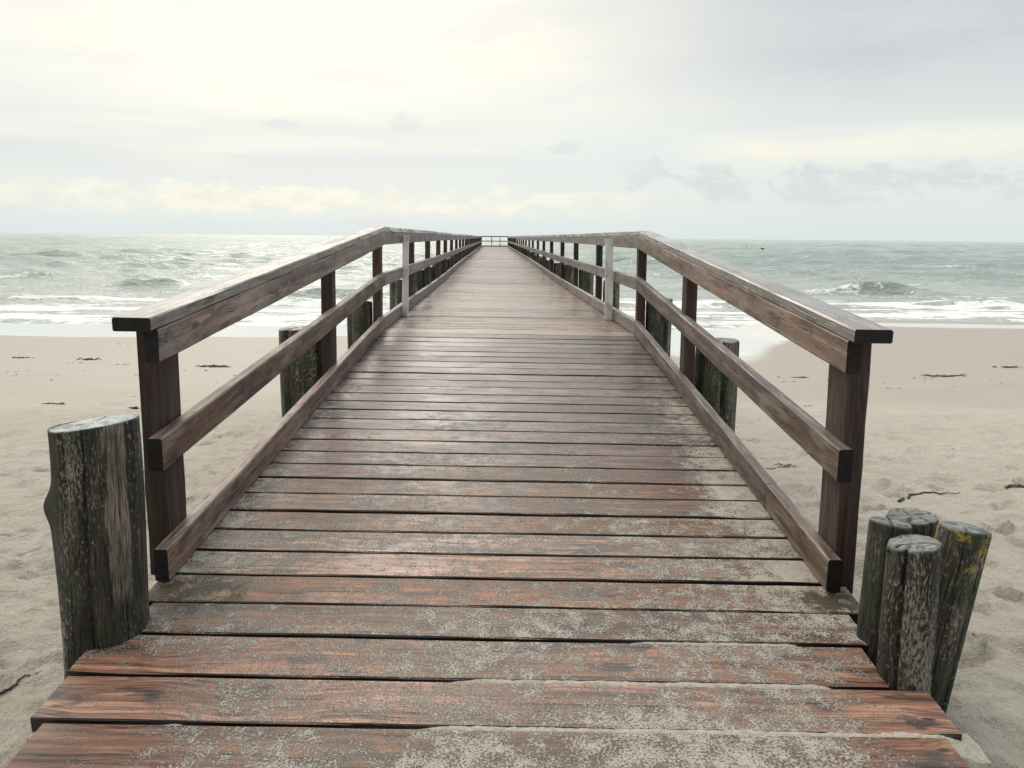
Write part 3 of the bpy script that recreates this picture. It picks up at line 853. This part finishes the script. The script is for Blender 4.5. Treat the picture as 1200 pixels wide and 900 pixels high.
weeds = [((65, 474), .34, .06, 26, .006, 'flat dark seaweed clump on dry sand between left post and frame edge'),
         ((100, 422), .5, .10, 30, .012, 'raised dark seaweed clump near the left end post of the railing'),
         ((26, 420), .45, .08, 18, .008, 'thin dark seaweed smear at the far left on damp sand'),
         ((252, 430), .62, .12, 40, .012, 'widest dark seaweed clump seen under the left handrail'),
         ((158, 480), .22, .05, 22, .007, 'dark seaweed lump just behind the thick left pile'),
         ((1181, 431), .5, .10, 26, .010, 'dark seaweed clump highest on the right, close to the frame edge'),
         ((1110, 441), 1.0, .16, 34, .007, 'scattered dark seaweed strip on damp sand at right'),
         ((937, 443), .42, .07, 20, .008, 'dark seaweed streak just left of the right end post'),
         ((917, 547), .30, .05, 20, .004, 'thin seaweed thread on sand seen through the right railing'),
         ((1190, 571), .22, .05, 30, .005, 'tangled seaweed on dry sand at the right edge above the piles')]
for k, ((px, py), L, Wd, n, th, lab) in enumerate(weeds):
    x, y = unproj(px, py); L *= .6
    V, F = strands(x, y, L, Wd, n, th, k)
    me = bpy.data.meshes.new('seaweed_clump'); me.from_pydata([(a - x, b_ - y, c - ground(x, y)) for a, b_, c in V], [], F)
    o = link_mesh('seaweed_clump', me, [M['weed']], None, True); o.location = (x, y, ground(x, y))
    tag(o, lab, 'seaweed', 'seaweed washed up on the beach')
# crumbs too many to count
V, F = [], []
r = random.Random(4)
for k in range(110):
    if k % 4 == 0: x, y = r.uniform(-14, 14), r.uniform(3.2, 12)
    elif k % 4 == 1: x = r.uniform(-16, -1.8); y = 14.6 + r.gauss(0, .5)
    elif k % 4 == 2: x = r.uniform(2, 16); y = 14.5 + r.gauss(0, 1.)
    else: x = r.uniform(-12, 12); y = r.uniform(8, 22)
    if abs(x) < 1.5: continue
    v, f = strands(x, y, r.uniform(.04, .10) * (1 + y * .08), .03, r.randint(1, 3), .003 + y * .0002, k)
    o_ = len(V); V += v; F += [tuple(a + o_ for a in q) for q in f]
me = bpy.data.meshes.new('seaweed_crumbs'); me.from_pydata(V, [], F)
tag(link_mesh('seaweed_crumbs', me, [M['weed']], None, True), 'dark crumbs of seaweed strewn thinly over the beach', 'seaweed', kind='stuff')
# shells
ms, ts, bs = new_mat('shell'); setp(ts, bs, ts.mix(ts.noise(ts.pos(), 30., 2.), (.42, .38, .33), (.75, .72, .67)), .4); M['shell'] = ms
V, F = [], []
for k in range(1100):
    u = r.random()
    px = 855 + 330 * u; py = 506 - 30 * u + r.gauss(0, 5 + 3 * (1 - u))
    if k % 5 == 0: py += r.gauss(0, 14)
    if k % 3 == 0: x, y = None, None
    # the same drift line in metres
    xx = 2.0 + u * 6.3; yy = 7.15 + u * 2.1 + r.gauss(0, .22) + (r.gauss(0, .5) if k % 5 == 0 else 0)
    s_ = r.uniform(.006, .016); a = r.uniform(0, 6.28); z = ground(xx, yy) + s_ * .15; b0 = len(V); tl = r.uniform(-.4, .4)
    V.append((xx, yy, z + s_ * .45))
    for q in range(6):
        t_ = a + q * math.pi / 3
        V.append((xx + math.cos(t_) * s_, yy + math.sin(t_) * s_ * .7, z + math.cos(t_) * s_ * tl))
    for q in range(6): F.append((b0, b0 + 1 + q, b0 + 1 + (q + 1) % 6))
    F.append(tuple(b0 + 6 - q for q in range(6)))
me = bpy.data.meshes.new('shell_line'); me.from_pydata(V, [], F)
tag(link_mesh('shell_line', me, [M['shell']], None, False), 'pale broken shells in a drift line across the sand at right', 'shells', kind='stuff')
# twigs
def twig(px, rad, label):
    pts = [unproj(*p) for p in px]
    V, F = [], []; n = 0; fine = []
    for i in range(len(pts) - 1):
        for k in range(5):
            f = k / 5; fine.append((pts[i][0] * (1 - f) + pts[i + 1][0] * f, pts[i][1] * (1 - f) + pts[i + 1][1] * f))
    fine.append(pts[-1])
    rr_ = random.Random(len(label))
    for i, (x, y) in enumerate(fine):
        t0 = i / (len(fine) - 1); w = rad * (1 - .75 * t0); x += rr_.gauss(0, .003); y += rr_.gauss(0, .003)
        a = fine[min(i + 1, len(fine) - 1)]; b_ = fine[max(i - 1, 0)]; d = Vector((a[0] - b_[0], a[1] - b_[1], 0)).normalized(); s_ = Vector((-d.y, d.x, 0))
        c = Vector((x, y, ground(x, y) + w * .9 + rad * .6 * math.sin(i)**2))
        for q in range(6):
            t_ = q * math.pi / 3
            V.append(tuple(c + s_ * w * math.cos(t_) + Zv * w * math.sin(t_)))
    for i in range(len(fine) - 1):
        for q in range(6): F.append((i * 6 + q, i * 6 + (q + 1) % 6, (i + 1) * 6 + (q + 1) % 6, (i + 1) * 6 + q))
    F.append(tuple(range(6))); F.append(tuple(range(len(V) - 6, len(V))))
    x, y = pts[0]; z = ground(x, y)
    me = bpy.data.meshes.new('twig'); me.from_pydata([(a - x, b_ - y, c - z) for a, b_, c in V], [], F)
    o = link_mesh('twig', me, [M['weed']], None, True); o.location = (x, y, z)
    return tag(o, label, 'twig', 'dry twigs on the sand')
twig([(1053, 589), (1066, 583), (1080, 580), (1096, 579), (1125, 580)], .011, 'thin dark bent twig lying on the sand above the cluster of right piles')
twig([(0, 822), (18, 808), (26, 800), (50, 789)], .0045, 'long dark twig on the sand at the foot of the thick left pile')

# ------------------------------------------------------------------ sky and light
AZ, EL = math.radians(-14), math.radians(27)
w = bpy.data.worlds.new('World'); SC.world = w; w.use_nodes = True
t = NT(w.node_tree); bg = w.node_tree.nodes['Background']
sky = w.node_tree.nodes.new('ShaderNodeTexSky'); sky.sky_type = 'NISHITA'; sky.sun_disc = False
sky.sun_elevation = EL; sky.sun_rotation = AZ; sky.air_density = 1.2; sky.dust_density = 2.5
G = t.n.new('ShaderNodeTexCoord').outputs['Generated']
vx, vy, vz = t.sep(G)
el = t.mul(t.math('ARCSINE', vz), 57.2958)                       # degrees
az = t.mul(t.math('ARCTAN2', vx, vy), 57.2958)
wob = t.noise(t.comb(t.mul(az, .045), t.mul(el, .10), 0.), 1., 4., .55)
wb = t.sub(wob, .5)
SKY_K = .10
base = t.vscale(sky.outputs[0], (SKY_K,) * 3)
def C(r, g, b): # display colour 0..255 -> scene linear
    f = lambda c: ((c / 255 + .055) / 1.055) ** 2.4 if c > 10 else c / 3294.6
    return (f(r), f(g), f(b))
# stratus ceiling, colour by height
e2 = t.add(el, t.mul(wb, 4.))
c = t.mix(t.ss(el, 0., 2.5), C(215, 227, 228), C(222, 230, 228))
c = t.mix(t.ss(e2, 5.5, 9.5), c, C(234, 236, 229))
c = t.mix(t.ss(e2, 9., 13.), c, C(241, 240, 229))
# brightest veil around the hidden sun
def blob(a0, e0, wa, we): return t.mul(t.gauss(az, a0, wa), t.gauss(el, e0, we))
wide = t.noise(t.comb(t.mul(az, .03), t.mul(el, .13), 2.), 1., 4., .55)
gl = t.mul(blob(-15., 14.5, 20., 5.5), t.lin(wide, .3, .7, .6, 1.3))
c = t.mix(t.mul(gl, .85), c, C(251, 247, 233))
c = t.mix(t.mul(t.ss(el, 14., 22.), t.gauss(az, -14., 45.)), c, C(246, 242, 228))
# grey blue deck of cloud to the right, with a hard lower edge
edge_r = t.add(6.9, t.mul(wb, 1.2))
up = t.ss(el, t.sub(edge_r, .3), t.add(edge_r, 5.))
up2 = t.ss(el, t.sub(edge_r, .15), t.add(edge_r, .45))
side = t.ss(t.add(az, t.mul(wb, 14.)), t.lin(el, 7., 18., 3., -4.), t.lin(el, 7., 18., 24., 19.))
c = t.mix(t.mul(side, t.add(t.mul(up, .60), t.mul(up2, .34))), c, C(196, 203, 208))
# left: soft grey band between the glow and the low bright band
lg = t.mul(t.gauss(t.add(el, t.mul(wb, 2.5)), 5.6, 1.9), t.ss(az, 6., -14.))
c = t.mix(t.mul(lg, .9), c, C(214, 221, 222))
# cream gap under the edge at right
gap = t.mul(t.gauss(el, 5.9, 1.0), t.ss(az, 9., 17.))
c = t.mix(t.mul(gap, .85), c, C(243, 240, 225))
# low bank of cumulus with lit tops, left and middle
puff = t.noise(t.comb(t.mul(az, .42), t.mul(el, .9), 3.), 1., 7., .62)
lump = t.noise(t.comb(t.mul(az, .12), 0., 7.), 1., 2., .5)
top_l = t.add(t.add(3.1, t.mul(t.sub(puff, .5), 2.2)), t.mul(t.sub(lump, .5), 2.))
bank = t.mul(t.ss(el, t.add(top_l, .22), t.sub(top_l, .22)), t.ss(t.add(el, t.mul(t.sub(puff, .5), 1.6)), 1.0, 2.2))
c = t.mix(t.mul(t.mul(bank, t.ss(az, 16., 2.)), .85), c, t.mix(t.ss(puff, .4, .62), C(226, 230, 222), C(240, 240, 227)))
# torn grey scraps low on the right and a few single ones
scr = t.noise(t.comb(t.add(t.mul(az, .30), t.mul(el, .12)), t.mul(el, .62), 9.), 1., 9., .68, .4)
scf = t.noise(t.comb(t.mul(az, 1.3), t.mul(el, 2.4), 4.), 1., 5., .65)
sc2 = t.add(t.mul(scr, .78), t.mul(scf, .22))
reg = t.mul(t.gauss(el, 3.6, 1.5), t.ss(az, 3., 14., .15, 1.))
scm = t.mul(t.ss(t.add(sc2, t.mul(reg, .15)), .555, .70), t.ss(reg, .05, .6))
c = t.mix(t.mul(scm, .62), c, C(202, 210, 212))
for (a0, e0, wa, we) in ((-7.3, 7.5, 1.5, .8), (-16., 7.2, 2., .4), (13.6, 4.4, 1.5, 1.), (3.6, 6.0, 1.5, .8), (9.0, 4.4, 2.2, 1.)):
    q2 = t.ss(t.add(t.mul(blob(a0, e0, wa, we), .34), sc2), .63, .80)
    c = t.mix(t.mul(q2, .5), c, C(206, 212, 214))
low = t.mul(t.gauss(el, 1.4, 1.5), t.ss(az, 10., 20.))
c = t.mix(t.mul(low, .45), c, C(219, 226, 221))
fine = t.noise(t.comb(t.mul(az, .09), t.mul(el, .32), 5.), 1., 6., .6)
c = t.mix(t.ss(fine, .42, .72, 0., .42), c, C(216, 221, 225))
lay = t.noise(t.comb(t.add(t.mul(az, .035), t.mul(el, .05)), t.mul(el, .42), 12.), 1., 6., .6, .5)
c = t.mix(t.mul(t.mul(t.ss(lay, .48, .70, 0., .45), t.ss(el, 1.5, 6.)), t.ss(az, 16., -6., .12, 1.)), c, C(247, 244, 230))
# the ceiling is thinner and brighter high up on the sun's side, duller inland
hi = t.ss(el, 21., 44.)
sunside = t.gauss(t.sub(az, -14.), 0., 70.)
k = t.add(1., t.mul(hi, t.add(1.3, t.mul(sunside, 1.0))))
c2 = t.vscale(c, t.comb(k, k, k))
inl = t.ss(vy, .1, -.5)
ki = t.sub(1., t.mul(inl, .56))
c2 = t.vscale(c2, t.comb(ki, ki, ki))
fin = t.vscale(t.mix(.96, base, c2), (10.,) * 3)
t.l.new(fin, bg.inputs['Color']); bg.inputs['Strength'].default_value = .1
sun = bpy.data.lights.new('sun', 'SUN'); sun.energy = .5; sun.angle = math.radians(26); sun.color = (1., .95, .86)
so = bpy.data.objects.new('sun', sun); COL.objects.link(so)
d = Vector((math.sin(AZ) * math.cos(EL), math.cos(AZ) * math.cos(EL), math.sin(EL)))
so.rotation_euler = d.to_track_quat('Z', 'Y').to_euler()
so.location = (0, 0, 20)

# ------------------------------------------------------------------ camera
cam = bpy.data.cameras.new('camera'); cam.sensor_width = 36; cam.lens = 933.5 / 1200 * 36; cam.clip_start = .05; cam.clip_end = 20000
co_ = bpy.data.objects.new('camera', cam); COL.objects.link(co_)
co_.matrix_world = Matrix.Translation((0, 0, EYE)) @ Matrix.Rotation(math.pi / 2 - .1826, 4, 'X') @ Matrix.Rotation(.0091, 4, 'Z')
SC.camera = co_
vs = SC.view_settings; vs.view_transform = 'Standard'; vs.look = 'None'; vs.gamma = 1; vs.exposure = .10; vs.use_curve_mapping = False
SC.display_settings.display_device = 'sRGB'
SC.cycles.max_bounces = 4; SC.cycles.diffuse_bounces = 2; SC.cycles.glossy_bounces = 2; SC.cycles.transmission_bounces = 0; SC.cycles.caustics_reflective = False
w.cycles.sampling_method = 'MANUAL'; w.cycles.sample_map_resolution = 512
